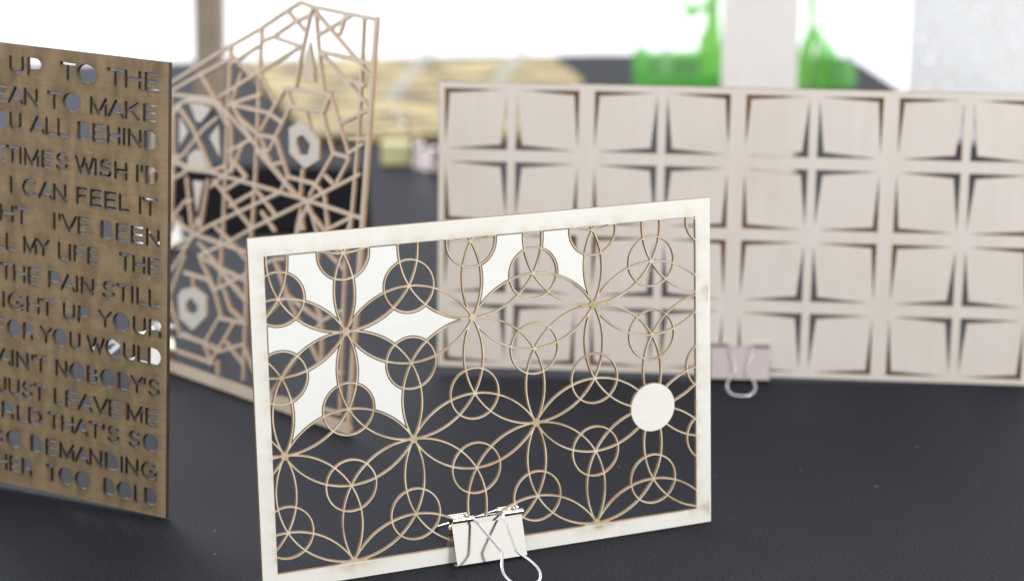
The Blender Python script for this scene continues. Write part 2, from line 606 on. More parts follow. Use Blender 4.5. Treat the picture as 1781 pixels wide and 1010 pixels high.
LAT_FILL = [[(-4.4, 216.3), (10.4, 217.9), (26.3, 215.6), (13.5, 203.4), (6.4, 203.0)], [(-16.8, 204.5), (-3.0, 194.2), (-14.4, 181.0)], [(36.7, 204.7), (41.7, 179.0), (25.5, 193.1)], [(7.9, 181.5), (15.0, 181.5), (26.6, 168.1), (-1.8, 167.5), (-1.8, 175.7)], [(6.5, 156.8), (21.3, 158.3), (14.7, 131.0)]]
LAT_RING = [[[(125.9, 212.1), (139.2, 218.8), (148.4, 217.3), (163.3, 207.2), (164.8, 193.1), (148.5, 184.6), (128.6, 193.6)], [(137.0, 206.6), (143.0, 209.0), (152.7, 203.0), (150.8, 195.1), (141.2, 194.3), (136.2, 201.8)]], [[(0.3, 68.8), (17.4, 73.7), (34.5, 69.3), (36.2, 53.6), (18.7, 38.8), (-0.6, 45.4), (-4.7, 62.4)], [(7.0, 58.4), (13.6, 64.2), (22.9, 59.9), (23.3, 55.8), (17.3, 51.5), (8.4, 53.1)]]]
ROWS = [
  (279.9, [('UP', -127.0, -101.3), ('TO', -85.4, -56.8), ('THE', -47.7, -7.5)]),
  (260.4, [('EAN', -139.8, -104.3), ('TO', -96.3, -69.2), ('MAKE', -61.4, -9.5)]),
  (243.5, [('OU', -142.5, -117.9), ('ALL', -110.7, -79.1), ('BEHIND', -71.6, -8.5)]),
  (221.7, [('ETIMES', -140.9, -79.6), ('WISH', -73.6, -32.2), ("I'D", -24.9, -8.4)]),
  (201.6, [('I', -127.6, -125.1), ('CAN', -117.4, -81.2), ('FEEL', -72.7, -30.3), ('IT', -22.6, -7.8)]),
  (182.4, [('HT', -136.6, -112.3), ("I'VE", -91.7, -61.6), ('BEEN', -53.2, -6.7)]),
  (163.8, [('LL', -140.8, -123.7), ('MY', -116.9, -95.2), ('LIFE', -88.0, -54.6), ('THE', -38.4, -6.6)]),
  (143.7, [('THE', -137.2, -104.0), ('PAIN', -96.3, -58.8), ('STILL', -51.8, -6.0)]),
  (124.4, [('IGHT', -135.0, -91.6), ('UP', -84.0, -62.6), ('YOUR', -55.1, -4.5)]),
  (105.9, [('FOR', -141.7, -109.2), ('YOU', -103.4, -69.8), ('WOULD', -64.5, -5.2)]),
  (85.5, [("AIN'T", -140.6, -97.7), ("NOBODY'S", -90.5, -5.5)]),
  (66.0, [('JUST', -139.9, -99.3), ('LEAVE', -92.0, -36.8), ('ME', -31.7, -7.2)]),
  (48.8, [('RLD', -137.1, -102.9), ("THAT'S", -97.5, -37.7), ('SO', -30.2, -6.6)]),
  (29.9, [('SO', -146.0, -119.9), ('DEMANDING', -112.4, -7.4)]),
  (12.5, [('HER', -142.2, -111.1), ('TOO', -98.8, -62.9), ('BOLD', -50.9, -7.8)]),
]
CLIP1_U, CLIP2_U, CLIP4_U = 142.0, 241.4, -36.0


# ---------------------------------------------------------------- the setting
def cloth_mat():
    m, N, L, p = new_mat("dark_paper")
    tc = N.new("ShaderNodeTexCoord")
    a = N.new("ShaderNodeTexNoise"); a.inputs['Scale'].default_value = 700; a.inputs['Detail'].default_value = 4
    b = N.new("ShaderNodeTexNoise"); b.inputs['Scale'].default_value = 14; b.inputs['Detail'].default_value = 5
    L.new(tc.outputs['Object'], a.inputs[0]); L.new(tc.outputs['Object'], b.inputs[0])
    r = N.new("ShaderNodeValToRGB")
    r.color_ramp.elements[0].position = 0.3; r.color_ramp.elements[0].color = (0.005, 0.006, 0.010, 1)
    r.color_ramp.elements[1].position = 0.75; r.color_ramp.elements[1].color = (0.035, 0.036, 0.046, 1)
    L.new(a.outputs[0], r.inputs[0])
    r2 = N.new("ShaderNodeMapRange"); r2.inputs['To Min'].default_value = 0.8; r2.inputs['To Max'].default_value = 1.2
    L.new(b.outputs[0], r2.inputs[0])
    mx = N.new("ShaderNodeMix"); mx.data_type = 'RGBA'; mx.blend_type = 'MULTIPLY'; mx.inputs[0].default_value = 1
    L.new(r.outputs[0], mx.inputs[6]); L.new(r2.outputs[0], mx.inputs[7])
    v = N.new("ShaderNodeTexVoronoi"); v.inputs['Scale'].default_value = 75          # lint and dust specks
    L.new(tc.outputs['Object'], v.inputs[0])
    wn = N.new("ShaderNodeTexNoise"); wn.inputs['Scale'].default_value = 30
    L.new(tc.outputs['Object'], wn.inputs[0])
    sz = N.new("ShaderNodeMapRange"); sz.inputs['From Min'].default_value = 0.5; sz.inputs['From Max'].default_value = 0.8
    sz.inputs['To Min'].default_value = 0.0; sz.inputs['To Max'].default_value = 0.13
    L.new(wn.outputs[0], sz.inputs[0])
    lt = N.new("ShaderNodeMath"); lt.operation = 'LESS_THAN'
    L.new(v.outputs['Distance'], lt.inputs[0]); L.new(sz.outputs[0], lt.inputs[1])
    am = N.new("ShaderNodeMath"); am.operation = 'MULTIPLY'; am.inputs[1].default_value = 0.28
    L.new(lt.outputs[0], am.inputs[0])
    m2 = N.new("ShaderNodeMix"); m2.data_type = 'RGBA'
    L.new(am.outputs[0], m2.inputs[0]); L.new(mx.outputs[2], m2.inputs[6]); m2.inputs[7].default_value = (0.4, 0.38, 0.36, 1)
    L.new(m2.outputs[2], p.inputs['Base Color'])
    p.inputs['Roughness'].default_value = 0.6
    p.inputs['Specular IOR Level'].default_value = 0.07
    bp = N.new("ShaderNodeBump"); bp.inputs['Strength'].default_value = 0.25; bp.inputs['Distance'].default_value = 0.0006
    L.new(a.outputs[0], bp.inputs['Height']); L.new(bp.outputs[0], p.inputs['Normal'])
    return m


M_PAPER = cloth_mat()
M_WHITE = plain("white_floor", (0.90, 0.90, 0.90), 0.5, noise_amt=0.03, scale=3)
M_LEG = plain("grey_leg", (0.5, 0.5, 0.52), 0.4)

bm = bmesh.new()
add_box(bm, (-14, -6, -0.80), (14, 22, -0.75))
fl = bm_obj("floor", bm, [M_WHITE])
tag(fl, kind="structure", label="bright white floor beyond the table")

tb = empty("table", Matrix.Translation((-0.3, 1.9, -0.75)))
tag(tb, "long table covered in dark slate grey paper under all the panels", "table")
bm = bmesh.new()
P = [(-1.35, 0.25), (0.72, 0.25), (0.72, 2.72), (0.606, 3.20), (0.592, 3.62), (0.16, 3.66), (-0.5, 3.56), (-1.45, 3.42)]
top = [bm.verts.new((x + 0.3, y - 1.9, 0.75)) for x, y in P]
bot = [bm.verts.new((x + 0.3, y - 1.9, 0.72)) for x, y in P]
bm.faces.new(top)
bm.faces.new(bot[::-1])
for i in range(len(P)):
    j = (i + 1) % len(P)
    bm.faces.new((top[i], bot[i], bot[j], top[j]))
bm_obj("tabletop", bm, [M_PAPER], tb)
for x, y in ((-1.25, 0.4), (0.58, 0.4), (-1.3, 3.3), (0.5, 3.5)):
    bm = bmesh.new()
    add_box(bm, (x + 0.3 - 0.025, y - 1.9 - 0.025, 0.0), (x + 0.3 + 0.025, y - 1.9 + 0.025, 0.72))
    bm_obj("leg", bm, [M_LEG], tb)

# ---------------------------------------------------------------- 1: white panel of interlaced circles
A_ = 80.0
RR = A_ / math.sqrt(3)
T6 = A_ / (2 * math.sqrt(3))
ROWH = A_ * math.sqrt(3) / 2
W1, H1 = 298.0, 209.0
IN = (9.5, 10.0, 287.3, 197.6)
N0 = (56.8, 149.3)


def node(i, r):            # r rows downwards
    return (N0[0] + A_ * (i), N0[1] - ROWH * r)


xs, ys, X, Y = grid(0, W1, 0, H1, 0.33)
tri = []
for r in range(-2, 5):
    for k in range(-3, 8):
        s = 0.0 if r % 2 == 0 else -0.5
        nx, ny = node(k + s, r)
        for cx, cy in ((nx + A_ / 2, ny + T6), (nx + A_ / 2, ny - T6)):
            if -60 < cx < W1 + 60 and -60 < cy < H1 + 60:
                tri.append((cx, cy))
F = np.full(X.shape, 1e3)
D = {}
for c in tri:
    d = np.hypot(X - c[0], Y - c[1])
    D[c] = d
    F = np.minimum(F, np.abs(d - RR) - 0.6)
    F = np.minimum(F, np.abs(d - 15.6) - 0.58)
for r in range(-1, 4):
    for k in range(-1, 5):
        s = 0.0 if r % 2 == 0 else -0.5
        nx, ny = node(k + s, r)
        F = np.minimum(F, np.hypot(X - nx, Y - ny) - 2.6)
dc = node(2.5, 1)
disc_sd = np.hypot(X - dc[0], Y - dc[1]) - 15.4
F = np.minimum(F, disc_sd)
net = F.copy()
inner = sd_box(X, Y, *IN)
strands = np.maximum(F, inner - 0.4)
frame_sd = np.maximum(-inner, sd_box(X, Y, 0, 0, W1, H1))
solid = np.maximum(np.minimum(F, -inner), sd_box(X, Y, 0, 0, W1, H1))
loops = [simplify(l, 0.03) for l in contour(solid, xs, ys)]
loops = [l for l in loops if len(l) > 3]
yaw1 = math.atan2(0.407102, 0.913383)
M1 = frame((-0.0999285, 1.15098, 0.0006), yaw1, R(3.0)) @ Matrix.Translation((-0.0497, 0, 0))
p1 = empty("lattice_panel", M1)
tag(p1, "white birch sheet with interlaced circle tracery inside a plain border, sharpest and nearest", "panel")


def strand_zone(c):
    z = (c[:, 0] > IN[0] - .25) & (c[:, 0] < IN[2] + .25) & (c[:, 1] > IN[1] - .25) & (c[:, 1] < IN[3] + .25)
    z &= np.hypot(c[:, 0] - dc[0], c[:, 1] - dc[1]) > 15.2
    return np.where(z, 2, 0)


# places where strands run into the border: smoke stains there
joints = []
edge_mask = (np.abs(inner) < 0.5) & (net < 0)
jy, jx = np.where(edge_mask)
for a_, b_ in zip(xs[jx][::3], ys[jy][::3]):
    if all((a_ - q[0]) ** 2 + (b_ - q[1]) ** 2 > 9 for q in joints):
        joints.append((a_, b_))
joints = np.array(joints)


def soot1(P):
    d = np.full(len(P), 1e9)
    for j in joints:
        d = np.minimum(d, np.hypot(P[:, 0] - j[0], (P[:, 1] - j[1])))
    di = np.abs(np.maximum(np.maximum(IN[0] - P[:, 0], P[:, 0] - IN[2]), np.maximum(IN[1] - P[:, 1], P[:, 1] - IN[3])))
    dn = np.full(len(P), 1e9)
    for r_ in range(-1, 4):
        for k_ in range(-1, 5):
            q = node(k_ + (0.0 if r_ % 2 == 0 else -0.5), r_)
            dn = np.minimum(dn, np.hypot(P[:, 0] - q[0], P[:, 1] - q[1]))
    return 0.8 * np.exp(-(dn / 5.5) ** 2) * (np.hypot(P[:, 0] - dc[0], P[:, 1] - dc[1]) > 15) + 0.55 * np.exp(-d / 3.2) + 0.12 * np.exp(-di / 2.5)


sheet_from_loops("pierced_sheet", loops, 2.1, [M_BIRCH, M_BURN_SOFT, M_STRAND], p1, bevel=0.2, pick=strand_zone, soot=soot1, step=2.5,
                 guide=[(IN[0] - .25, IN[1] - .25), (IN[2] + .25, IN[1] - .25), (IN[2] + .25, IN[3] + .25), (IN[0] - .25, IN[3] + .25)])


def find_tri(x, y):
    return min(tri, key=lambda c: (c[0] - x) ** 2 + (c[1] - y) ** 2)


edges = [((0, 0), (1, 0)), ((0, 0), (.5, -1)), ((0, 0), (-.5, -1)), ((0, 0), (-1, 0)), ((0, 0), (-.5, 1)), ((0, 0), (.5, 1)),
         ((1, 0), (1.5, -1)), ((2, 0), (1.5, -1))]
for a, b in edges:
    pa, pb = node(*a), node(*b)
    mx_, my_ = (pa[0] + pb[0]) / 2, (pa[1] + pb[1]) / 2
    ex, ey = (pb[0] - pa[0]) / A_, (pb[1] - pa[1]) / A_
    t1 = find_tri(mx_ - ey * T6, my_ + ex * T6)
    t2 = find_tri(mx_ + ey * T6, my_ - ex * T6)
    S = np.maximum(D[t1] - RR, D[t2] - RR)
    for c in tri:
        if c in (t1, t2):
            S = np.maximum(S, 15.6 - D[c])
        elif math.hypot(c[0] - mx_, c[1] - my_) < 110:
            S = np.maximum(S, RR - D[c])
    S = np.maximum(S, 0.36 - net)
    S = np.maximum(S, inner + 0.34)
    S = np.where(np.hypot(X - mx_, Y - my_) < 48, S, 5.0)
    lp = [simplify(l, 0.03) for l in contour(S, xs, ys)]
    lp = [l for l in lp if len(l) > 5]
    o = sheet_from_loops("infill", lp, 1.9, [M_BIRCH_FILL, M_BURN_SOFT], p1, bevel=0.12)
D.clear()

# ---------------------------------------------------------------- 2: pale board of skewed square tiles
PX, PY = 116.9, 114.1
W2, H2 = PX * 4 - 1.0, PY * 2 + 0.5
out2 = [(0, 0), (W2, 0), (W2, H2), (0, H2)]
holes = []
grooves = []
for gi in range(4):
    for gj in range(2):
        cx, cy = -2 + (gi + .5) * PX + 1.0, (gj + .5) * PY
        for sx in (-1, 1):
            for sy in (-1, 1):
                x0, x1 = cx + sx * 3.4, cx + sx * 52.2      # near the cross, far from it
                y0, y1 = cy + sy * 4.8, cy + sy * 52.2
                n, f = 4.8, 3.4
                # wedge beside the thin cross, and wedge at the outer corner; the tile hangs at the other two corners
                holes.append([(x0, y0), (x1 - sx * 2.2, y0 + sy * .4), (x0 + sx * n, y0 + sy * n * .85), (x0 + sx * .4, y1 - sy * 2.2)])
                w_ = [(x1, y1), (x0 + sx * 2.2, y1 - sy * .4), (x1 - sx * f, y1 - sy * f * .95), (x1 - sx * .4, y0 + sy * 2.2)]
                holes.append(w_)
                grooves.append([(x1 + sx * 1.2, y1 + sy * 1.2), (x0 + sx * 1, y1 + sy * .6), (x1 - sx * (f + 1.2), y1 - sy * (f + 1.2)), (x1 + sx * .6, y0 + sy * 1)])
M2 = frame((-0.0599, 1.6019, 0.0055), -0.0852, 0.0245, -0.0105)
p2 = sheet_from_loops("tile_panel", [out2] + holes, 3.2, [M_GRID, M_GRID_BURN], None, M2, bevel=0.3)
bm = bmesh.new()
for g_ in grooves:
    for z_ in (-1.75, -2.0):
        bm.faces.new([bm.verts.new((x * MM, y * MM, z_ * MM)) for x, y in (g_ if (z_ > -1.8) else g_[::-1])])
bm_obj("burnt_backing", bm, [M_GRID_BURN], p2).matrix_parent_inverse = Matrix.Identity(4)
tag(p2, "wide pale plywood sheet with rows of skewed square tiles cut in outline", "panel")

# ---------------------------------------------------------------- 3: brown board of cut letters
def arc(cx, cy, rx, ry, a0, a1, n=14):
    return [(cx + rx * math.cos(R(a0 + (a1 - a0) * i / n)), cy + ry * math.sin(R(a0 + (a1 - a0) * i / n))) for i in range(n + 1)]


GL = {}
GL['I'] = (0.0, [[(0, 0), (0, 1)]], [])
GL["'"] = (0.0, [[(0, .72), (0, 1)]], [])
GL['L'] = (.52, [[(0, 1), (0, 0), (.52, 0)]], [])
GL['T'] = (.70, [[(0, 1), (.70, 1)], [(.35, 1), (.35, 0)]], [])
GL['H'] = (.66, [[(0, 0), (0, 1)], [(.66, 0), (.66, 1)], [(0, .52), (.66, .52)]], [])
GL['E'] = (.60, [[(.60, 0), (0, 0), (0, 1), (.60, 1)], [(0, .52), (.55, .52)]], [])
GL['F'] = (.56, [[(0, 0), (0, 1), (.56, 1)], [(0, .5), (.48, .5)]], [])
GL['N'] = (.66, [[(0, 0), (0, 1), (.66, 0), (.66, 1)]], [])
GL['M'] = (.80, [[(0, 0), (0, 1), (.40, .05), (.80, 1), (.80, 0)]], [])
GL['V'] = (.74, [[(0, 1), (.37, 0), (.74, 1)]], [])
GL['W'] = (1.06, [[(0, 1), (.27, 0), (.53, .95), (.79, 0), (1.06, 1)]], [])
GL['Y'] = (.72, [[(0, 1), (.36, .46), (.72, 1)], [(.36, .46), (.36, 0)]], [])
GL['K'] = (.68, [[(0, 0), (0, 1)], [(.64, 1), (0, .38)], [(.22, .6), (.68, 0)]], [])
GL['A'] = (.76, [[(0, 0), (.38, 1), (.76, 0)], [(.12, .32), (.64, .32)]], [[(.12, .32), (.38, 1), (.64, .32)]])
GL['O'] = (.90, [arc(.45, .5, .45, .53, 0, 360, 28)], [arc(.45, .5, .45, .53, 0, 360, 28)[:-1]])
GL['C'] = (.80, [arc(.44, .5, .44, .53, 48, 312, 22)], [])
GL['G'] = (.84, [arc(.44, .5, .44, .53, 48, 318, 22) + [(.82, .46), (.50, .46)], [(.82, .46), (.82, 0)]], [])
GL['U'] = (.64, [[(0, 1), (0, .32)] + arc(.32, .32, .32, .34, 180, 360) + [(.64, 1)]], [])
GL['J'] = (.44, [[(.44, 1), (.44, .26)] + arc(.22, .26, .22, .28, 0, -170)], [])
GL['S'] = (.64, [arc(.33, .76, .29, .26, 28, 232, 12) + [(.46, .47)] + arc(.31, .25, .31, .27, 62, -160, 12)], [])
_dd = [(0, 0), (0, 1)] + [(.28, 1)] + arc(.28, .5, .40, .5, 90, -90, 14)[1:-1] + [(.28, 0)]
GL['D'] = (.68, [_dd + [(0, 0)]], [_dd])
GL['d'] = (.68, [_dd + [(0, 0)]], [])
_pp = [(0, .44), (0, 1), (.34, 1)] + arc(.34, .72, .26, .28, 90, -90, 10)[1:-1] + [(.34, .44)]
GL['P'] = (.60, [[(0, 0), (0, 1)], _pp + [(0, .44)]], [_pp])
GL['R'] = (.64, [[(0, 0), (0, 1)], _pp + [(0, .44)], [(.34, .44), (.56, .38), (.60, .22), (.62, 0)]], [_pp])
_bb = [(0, 0), (0, 1), (.34, 1)] + arc(.34, .76, .22, .24, 90, -60, 8)[1:] + arc(.34, .27, .28, .27, 60, -90, 8)[:-1] + [(.34, 0)]
GL['B'] = (.62, [_bb + [(0, 0)]], [_bb])
GL['b'] = (.62, [_bb + [(0, 0)], [(0, .52), (.4, .52)]], [])
CAP = 11.0
W3, H3 = 205.0, 292.5
xs, ys, X, Y = grid(-W3, 0, -6, H3, 0.33)
F = np.full(X.shape, 1e3)
for v, words in ROWS:
    y0 = v - CAP / 2 + 0.3
    ch = CAP - 1.5
    for txt, a, b in words:
        if txt == "NOBODY'S": txt = "NObODY'S"
        if txt == "RLD": txt = "RLd"
        ws = [GL[c][0] for c in txt]
        gap = [0.30 if txt[i] not in "ATVYLW" and txt[i + 1] not in "ATVYW" else 0.17 for i in range(len(txt) - 1)]
        tot = sum(ws) + sum(gap)
        a += 0.75
        b -= 0.75
        sc = (b - a) / tot if tot > 0.1 else 1.0
        x = a
        for i, c in enumerate(txt):
            w, st, po = GL[c]
            for s in st:
                stroke_into(F, xs, ys, X, Y, [(x + q[0] * sc, y0 + q[1] * ch) for q in s], 0.86)
            for q_ in po:
                poly_into(F, xs, ys, X, Y, [(x + q[0] * sc, y0 + q[1] * ch) for q in q_])
            x += w * sc + (gap[i] * sc if i < len(gap) else 0)
LETT = np.clip(F, -1, 30)
smear = np.exp(-np.clip(LETT, 0, 30) / 1.6)[::6, ::6]
acc = smear.copy()
for k in range(1, 9):                                  # smoke is drawn up and down from each cut
    acc[k:] = np.maximum(acc[k:], smear[:-k] * (1 - k / 10) * .8)
    acc[:-k] = np.maximum(acc[:-k], smear[k:] * (1 - k / 10) * .8)
sx_, sy_ = xs[::6], ys[::6]


def soot3(P):
    i = np.clip(((P[:, 0] - sx_[0]) / (sx_[1] - sx_[0])).round().astype(int), 0, acc.shape[1] - 1)
    j = np.clip(((P[:, 1] - sy_[0]) / (sy_[1] - sy_[0])).round().astype(int), 0, acc.shape[0] - 1)
    return acc[j, i] * 0.62


F = np.maximum(-F, np.maximum(sd_box(X, Y, -W3, -20, 0, H3), 0.02 * X - Y))
loops = [simplify(l, 0.03) for l in contour(F, xs, ys)]
loops = [l for l in loops if len(l) > 3]
M3 = frame((-0.222, 1.256, 0.0008), -0.499, 0.029, -0.035)
p3 = sheet_from_loops("lettered_panel", loops, 3.2, [M_TEXT, M_TEXT_BURN], None, M3, bevel=0.22, zoff=-1.6, soot=soot3, step=2.2)
tag(p3, "dark brown scorched board with rows of capital letters cut right through", "panel")

# ---------------------------------------------------------------- 4: tall peaked board of straight struts
xs, ys, X, Y = grid(-62, 224, -4, 312, 0.45)
F = np.full(X.shape, 1e3)
for k, ln in enumerate(LAT_LINES):
    hw = 2.3 if k == 1 else 1.5
    stroke_into(F, xs, ys, X, Y, ln, hw)
stroke_into(F, xs, ys, X, Y, [(-52, 4.5), (219.1, 4.5)], 4.5)
stroke_into(F, xs, ys, X, Y, [(-32.3, 229.3), (-56, 220)], 1.8)
for s in LAT_SOLID:
    poly_into(F, xs, ys, X, Y, s)
F = np.maximum(F, -(Y - 0.0))
loops = [simplify(l, 0.05) for l in contour(F, xs, ys)]
loops = [l for l in loops if len(l) > 3]
yaw4 = math.atan2(-0.734577, 0.678526)
M4 = frame((-0.267683, 1.594924, 0.0005), yaw4, R(6.5))
p4 = empty("strut_panel", M4)
tag(p4, "tall beige openwork board with a peaked top and criss-crossing straight struts", "panel")
sheet_from_loops("strut_sheet", loops, 2.4, [M_LAT, M_LAT_EDGE], p4, bevel=0.25)
for ro, ri in LAT_RING:
    sheet_from_loops("hexagon_ring", [ro, ri], 2.2, [M_LAT_FILL, M_LAT_EDGE], p4, bevel=0.25)
for f in LAT_FILL:
    sheet_from_loops("window_infill", [f], 2.2, [M_LAT_FILL, M_BURN], p4, bevel=0.3)


# ---------------------------------------------------------------- binder clips
def tube(bm, pts, r, n=10, cap=True):
    pts = [Vector(p) for p in pts]
    rings = []
    up = None
    for i, p in enumerate(pts):
        t = (pts[min(i + 1, len(pts) - 1)] - pts[max(i - 1, 0)]).normalized()
        if up is None:
            up = t.orthogonal().normalized()
        up = (up - t * up.dot(t)).normalized()
        s = t.cross(up)
        rings.append([bm.verts.new(p + up * (r * math.cos(2 * math.pi * k / n)) + s * (r * math.sin(2 * math.pi * k / n))) for k in range(n)])
    for a, b in zip(rings[:-1], rings[1:]):
        for k in range(n):
            bm.faces.new((a[k], a[(k + 1) % n], b[(k + 1) % n], b[k]))
    if cap:
        bm.faces.new(rings[0][::-1])
        bm.faces.new(rings[-1])


def smooth_path(pts, it=3):
    for _ in range(it):
        q = [pts[0]]
        for a, b in zip(pts[:-1], pts[1:]):
            a, b = Vector(a), Vector(b)
            q += [tuple(a * .75 + b * .25), tuple(a * .25 + b * .75)]
        q.append(pts[-1])
        pts = q
    return pts


def binder_clip(mat, label, W=46.0, HB=27.0, half=1.9, depth=10.5, open_front=-62, open_back=-60, body=M_STEEL, group=None):
    """local x across the jaws, local y up, local z towards the front face; origin mid bottom"""
    root = empty("binder_clip", mat)
    tag(root, label, "binder clip", group or "binder clips holding the panels upright")
    bm = bmesh.new()
    t = 0.45
    prof = [(half + .15, HB), (half + .6, HB - 3), (depth - .8, 1.6), (depth - 1.0, .8), (depth - 1.8, .25), (depth - 3, 0.0)]
    prof = prof + [(-z, y) for z, y in prof[::-1]]
    # sheet with thickness, following the profile
    n = len(prof)
    outer, innr = [], []
    for i, (z, y) in enumerate(prof):
        a = prof[max(i - 1, 0)]
        b = prof[min(i + 1, n - 1)]
        d = Vector((b[0] - a[0], b[1] - a[1])).normalized()
        nn = Vector((d.y, -d.x))
        nn = -nn
        outer.append((z, y))
        innr.append((z - nn.x * t, y - nn.y * t) if True else None)
    c = Vector((0, HB * .4))
    if (Vector(innr[2]) - c).length > (Vector(outer[2]) - c).length:
        innr = [(2 * o[0] - q[0], 2 * o[1] - q[1]) for o, q in zip(outer, innr)]
    def ring(x):
        return ([bm.verts.new((x * MM, y * MM, z * MM)) for z, y in outer], [bm.verts.new((x * MM, y * MM, z * MM)) for z, y in innr])
    o0, i0 = ring(-W / 2)
    o1, i1 = ring(W / 2)
    for k in range(n - 1):
        bm.faces.new((o0[k], o0[k + 1], o1[k + 1], o1[k]))
        bm.faces.new((i0[k], i1[k], i1[k + 1], i0[k + 1]))
        bm.faces.new((o0[k], i0[k], i0[k + 1], o0[k + 1]))
        bm.faces.new((o1[k], o1[k + 1], i1[k + 1], i1[k]))
    bm.faces.new((o0[0], o1[0], i1[0], i0[0]))
    bm.faces.new((o0[-1], i0[-1], i1[-1], o1[-1]))
    bm_obj("clip_body", bm, [body], root)
    rr = 1.75
    for s in (1, -1):
        bm = bmesh.new()
        for x0, x1 in ((-W / 2, -W / 2 + 13.5), (W / 2 - 13.5, W / 2)):
            # rolled jaw edge: open cylinder with a wall
            N_ = 16
            rings = []
            for x in (x0, x1):
                for rad in (rr, rr - .45):
                    rings.append([bm.verts.new((x * MM, (HB + .9 + rad * math.sin(2 * math.pi * k / N_)) * MM,
                                                s * (half + rr + .35 + rad * math.cos(2 * math.pi * k / N_)) * MM)) for k in range(N_)])
            a, ai, b_, bi = rings
            for k in range(N_):
                j = (k + 1) % N_
                bm.faces.new((a[k], a[j], b_[j], b_[k]))
                bm.faces.new((ai[k], bi[k], bi[j], ai[j]))
                bm.faces.new((a[k], ai[k], ai[j], a[j]))
                bm.faces.new((b_[k], b_[j], bi[j], bi[k]))
        rl = bm_obj("jaw_roll", bm, [body], root, smooth=True)
        rl.data.set_sharp_from_angle(angle=R(40))
        ang = R(open_front if s > 0 else open_back)
        bm = bmesh.new()
        hx = W / 2
        half_path = [(hx - 1, 0), (hx - 12.5, 0), (hx - 13.5, 1.2), (4.6, 31), (4.8, 35), (10, 46), (11.5, 55), (7.5, 63.5), (0, 65)]
        left = [(-x, q) for x, q in half_path]
        path = half_path + left[::-1][1:]
        # ang measured from straight out: direction of the handle in the (z, y) plane
        dz, dy = math.cos(ang) * s, math.sin(ang)
        p3d = [(x * MM, (HB + .9 + q * dy) * MM, (s * (half + rr + .35) + q * dz) * MM) for x, q in path]
        p3d = [p3d[0]] + smooth_path(p3d, 2)[1:-1] + [p3d[-1]]
        tube(bm, p3d, 0.92 * MM, 10)
        bm_obj("wire_handle", bm, [M_WIRE], root, smooth=True)
    return root


def on_panel(M, u, v=0.0):
    return M @ Matrix.Translation((u * MM, v * MM, 0))


binder_clip(on_panel(M1, CLIP1_U, -1.0), "silver binder clip gripping the bottom border of the white circle tracery panel",
            open_front=-23.5, open_back=-23.5)
binder_clip(on_panel(M2, CLIP2_U, -2.0), "binder clip gripping the bottom edge of the wide pale tile panel", W=46, open_front=-23.5, open_back=-23.5, body=M_COPPER)
binder_clip(on_panel(M4, CLIP4_U, -0.5), "shiny binder clip at the foot of the peaked strut panel, seen behind the lettered board", HB=34.0, half=1.6, open_front=-23.5, open_back=-23.5)


def standing(x, y, yaw):
    U = Vector((math.cos(yaw), math.sin(yaw), 0))
    N_ = U.cross(Vector((0, 0, 1)))
    return Matrix(((U.x, 0, N_.x, x), (U.y, 0, N_.y, y), (0, 1, 0, 0.0005), (0, 0, 0, 1)))


# ---------------------------------------------------------------- far things on the table, out of focus
def prism(name, poly, z0, z1, mats, parent=None, mat=None):
    bm = bmesh.new()
    a = [bm.verts.new((x, y, z0)) for x, y in poly]
    b = [bm.verts.new((x, y, z1)) for x, y in poly]
    bm.faces.new(a[::-1]); bm.faces.new(b)
    for i in range(len(poly)):
        j = (i + 1) % len(poly)
        bm.faces.new((a[i], a[j], b[j], b[i]))
    return bm_obj(name, bm, mats, parent, mat)


M_YEL = wood("yellow_flake_board", (0.56, 0.44, 0.20), (0.44, 0.33, 0.13), (0.09, 0.06, 0.025), grain=(9, 34), smoke=0.95, smoke_scale=10, stretch=(1, 2.4, 1), smoke_max=0.57)
M_BLACK = plain("dark_patch", (0.010, 0.010, 0.011), 0.9, spec=0.0)
M_POST = wood("brown_post", (0.44, 0.35, 0.26), (0.34, 0.27, 0.20), (0.25, 0.18, 0.12), grain=(60, 60), smoke=0.4)
M_WASH = wood("whitewashed_board", (0.95, 0.92, 0.88), (0.91, 0.85, 0.80), (0.76, 0.66, 0.61), grain=(60, 3), smoke=0.2)
M_LACE_EDGE = plain("tan_cut_edge", (0.55, 0.42, 0.3), 0.6)
M_YBLOCK = plain("yellow_block", (0.70, 0.66, 0.34), 0.5)


def acrylic(name, col, alpha, rough=0.15):
    m, N, L, p = new_mat(name)
    p.inputs['Base Color'].default_value = (*col, 1)
    p.inputs['Roughness'].default_value = rough
    tr = N.new("ShaderNodeBsdfTransparent")
    tr.inputs[0].default_value = tuple(min(1, c * .6 + .4) for c in col) + (1,)
    tl = N.new("ShaderNodeBsdfTranslucent")
    tl.inputs[0].default_value = (*col, 1)
    m1 = N.new("ShaderNodeMixShader"); m1.inputs[0].default_value = 0.5
    L.new(p.outputs[0], m1.inputs[1]); L.new(tl.outputs[0], m1.inputs[2])
    m2 = N.new("ShaderNodeMixShader")
    nz = N.new("ShaderNodeTexNoise"); nz.inputs['Scale'].default_value = 20
    mr = N.new("ShaderNodeMapRange"); mr.inputs['To Min'].default_value = alpha * .9; mr.inputs['To Max'].default_value = min(1, alpha * 1.1)
    L.new(nz.outputs[0], mr.inputs[0]); L.new(mr.outputs[0], m2.inputs[0])
    L.new(tr.outputs[0], m2.inputs[1]); L.new(m1.outputs[0], m2.inputs[2])
    L.new(m2.outputs[0], N["Material Output"].inputs[0])
    return m


M_LACE = acrylic("thin_white_sheet", (0.95, 0.95, 0.95), 0.97, 0.5)
M_GREEN = acrylic("green_acrylic", (0.38, 0.74, 0.22), 0.7)
M_GREEN_THIN = acrylic("green_acrylic_thin", (0.38, 0.76, 0.28), 0.33)
M_CLEAR = acrylic("clear_acrylic", (0.85, 0.86, 0.9), 0.3)

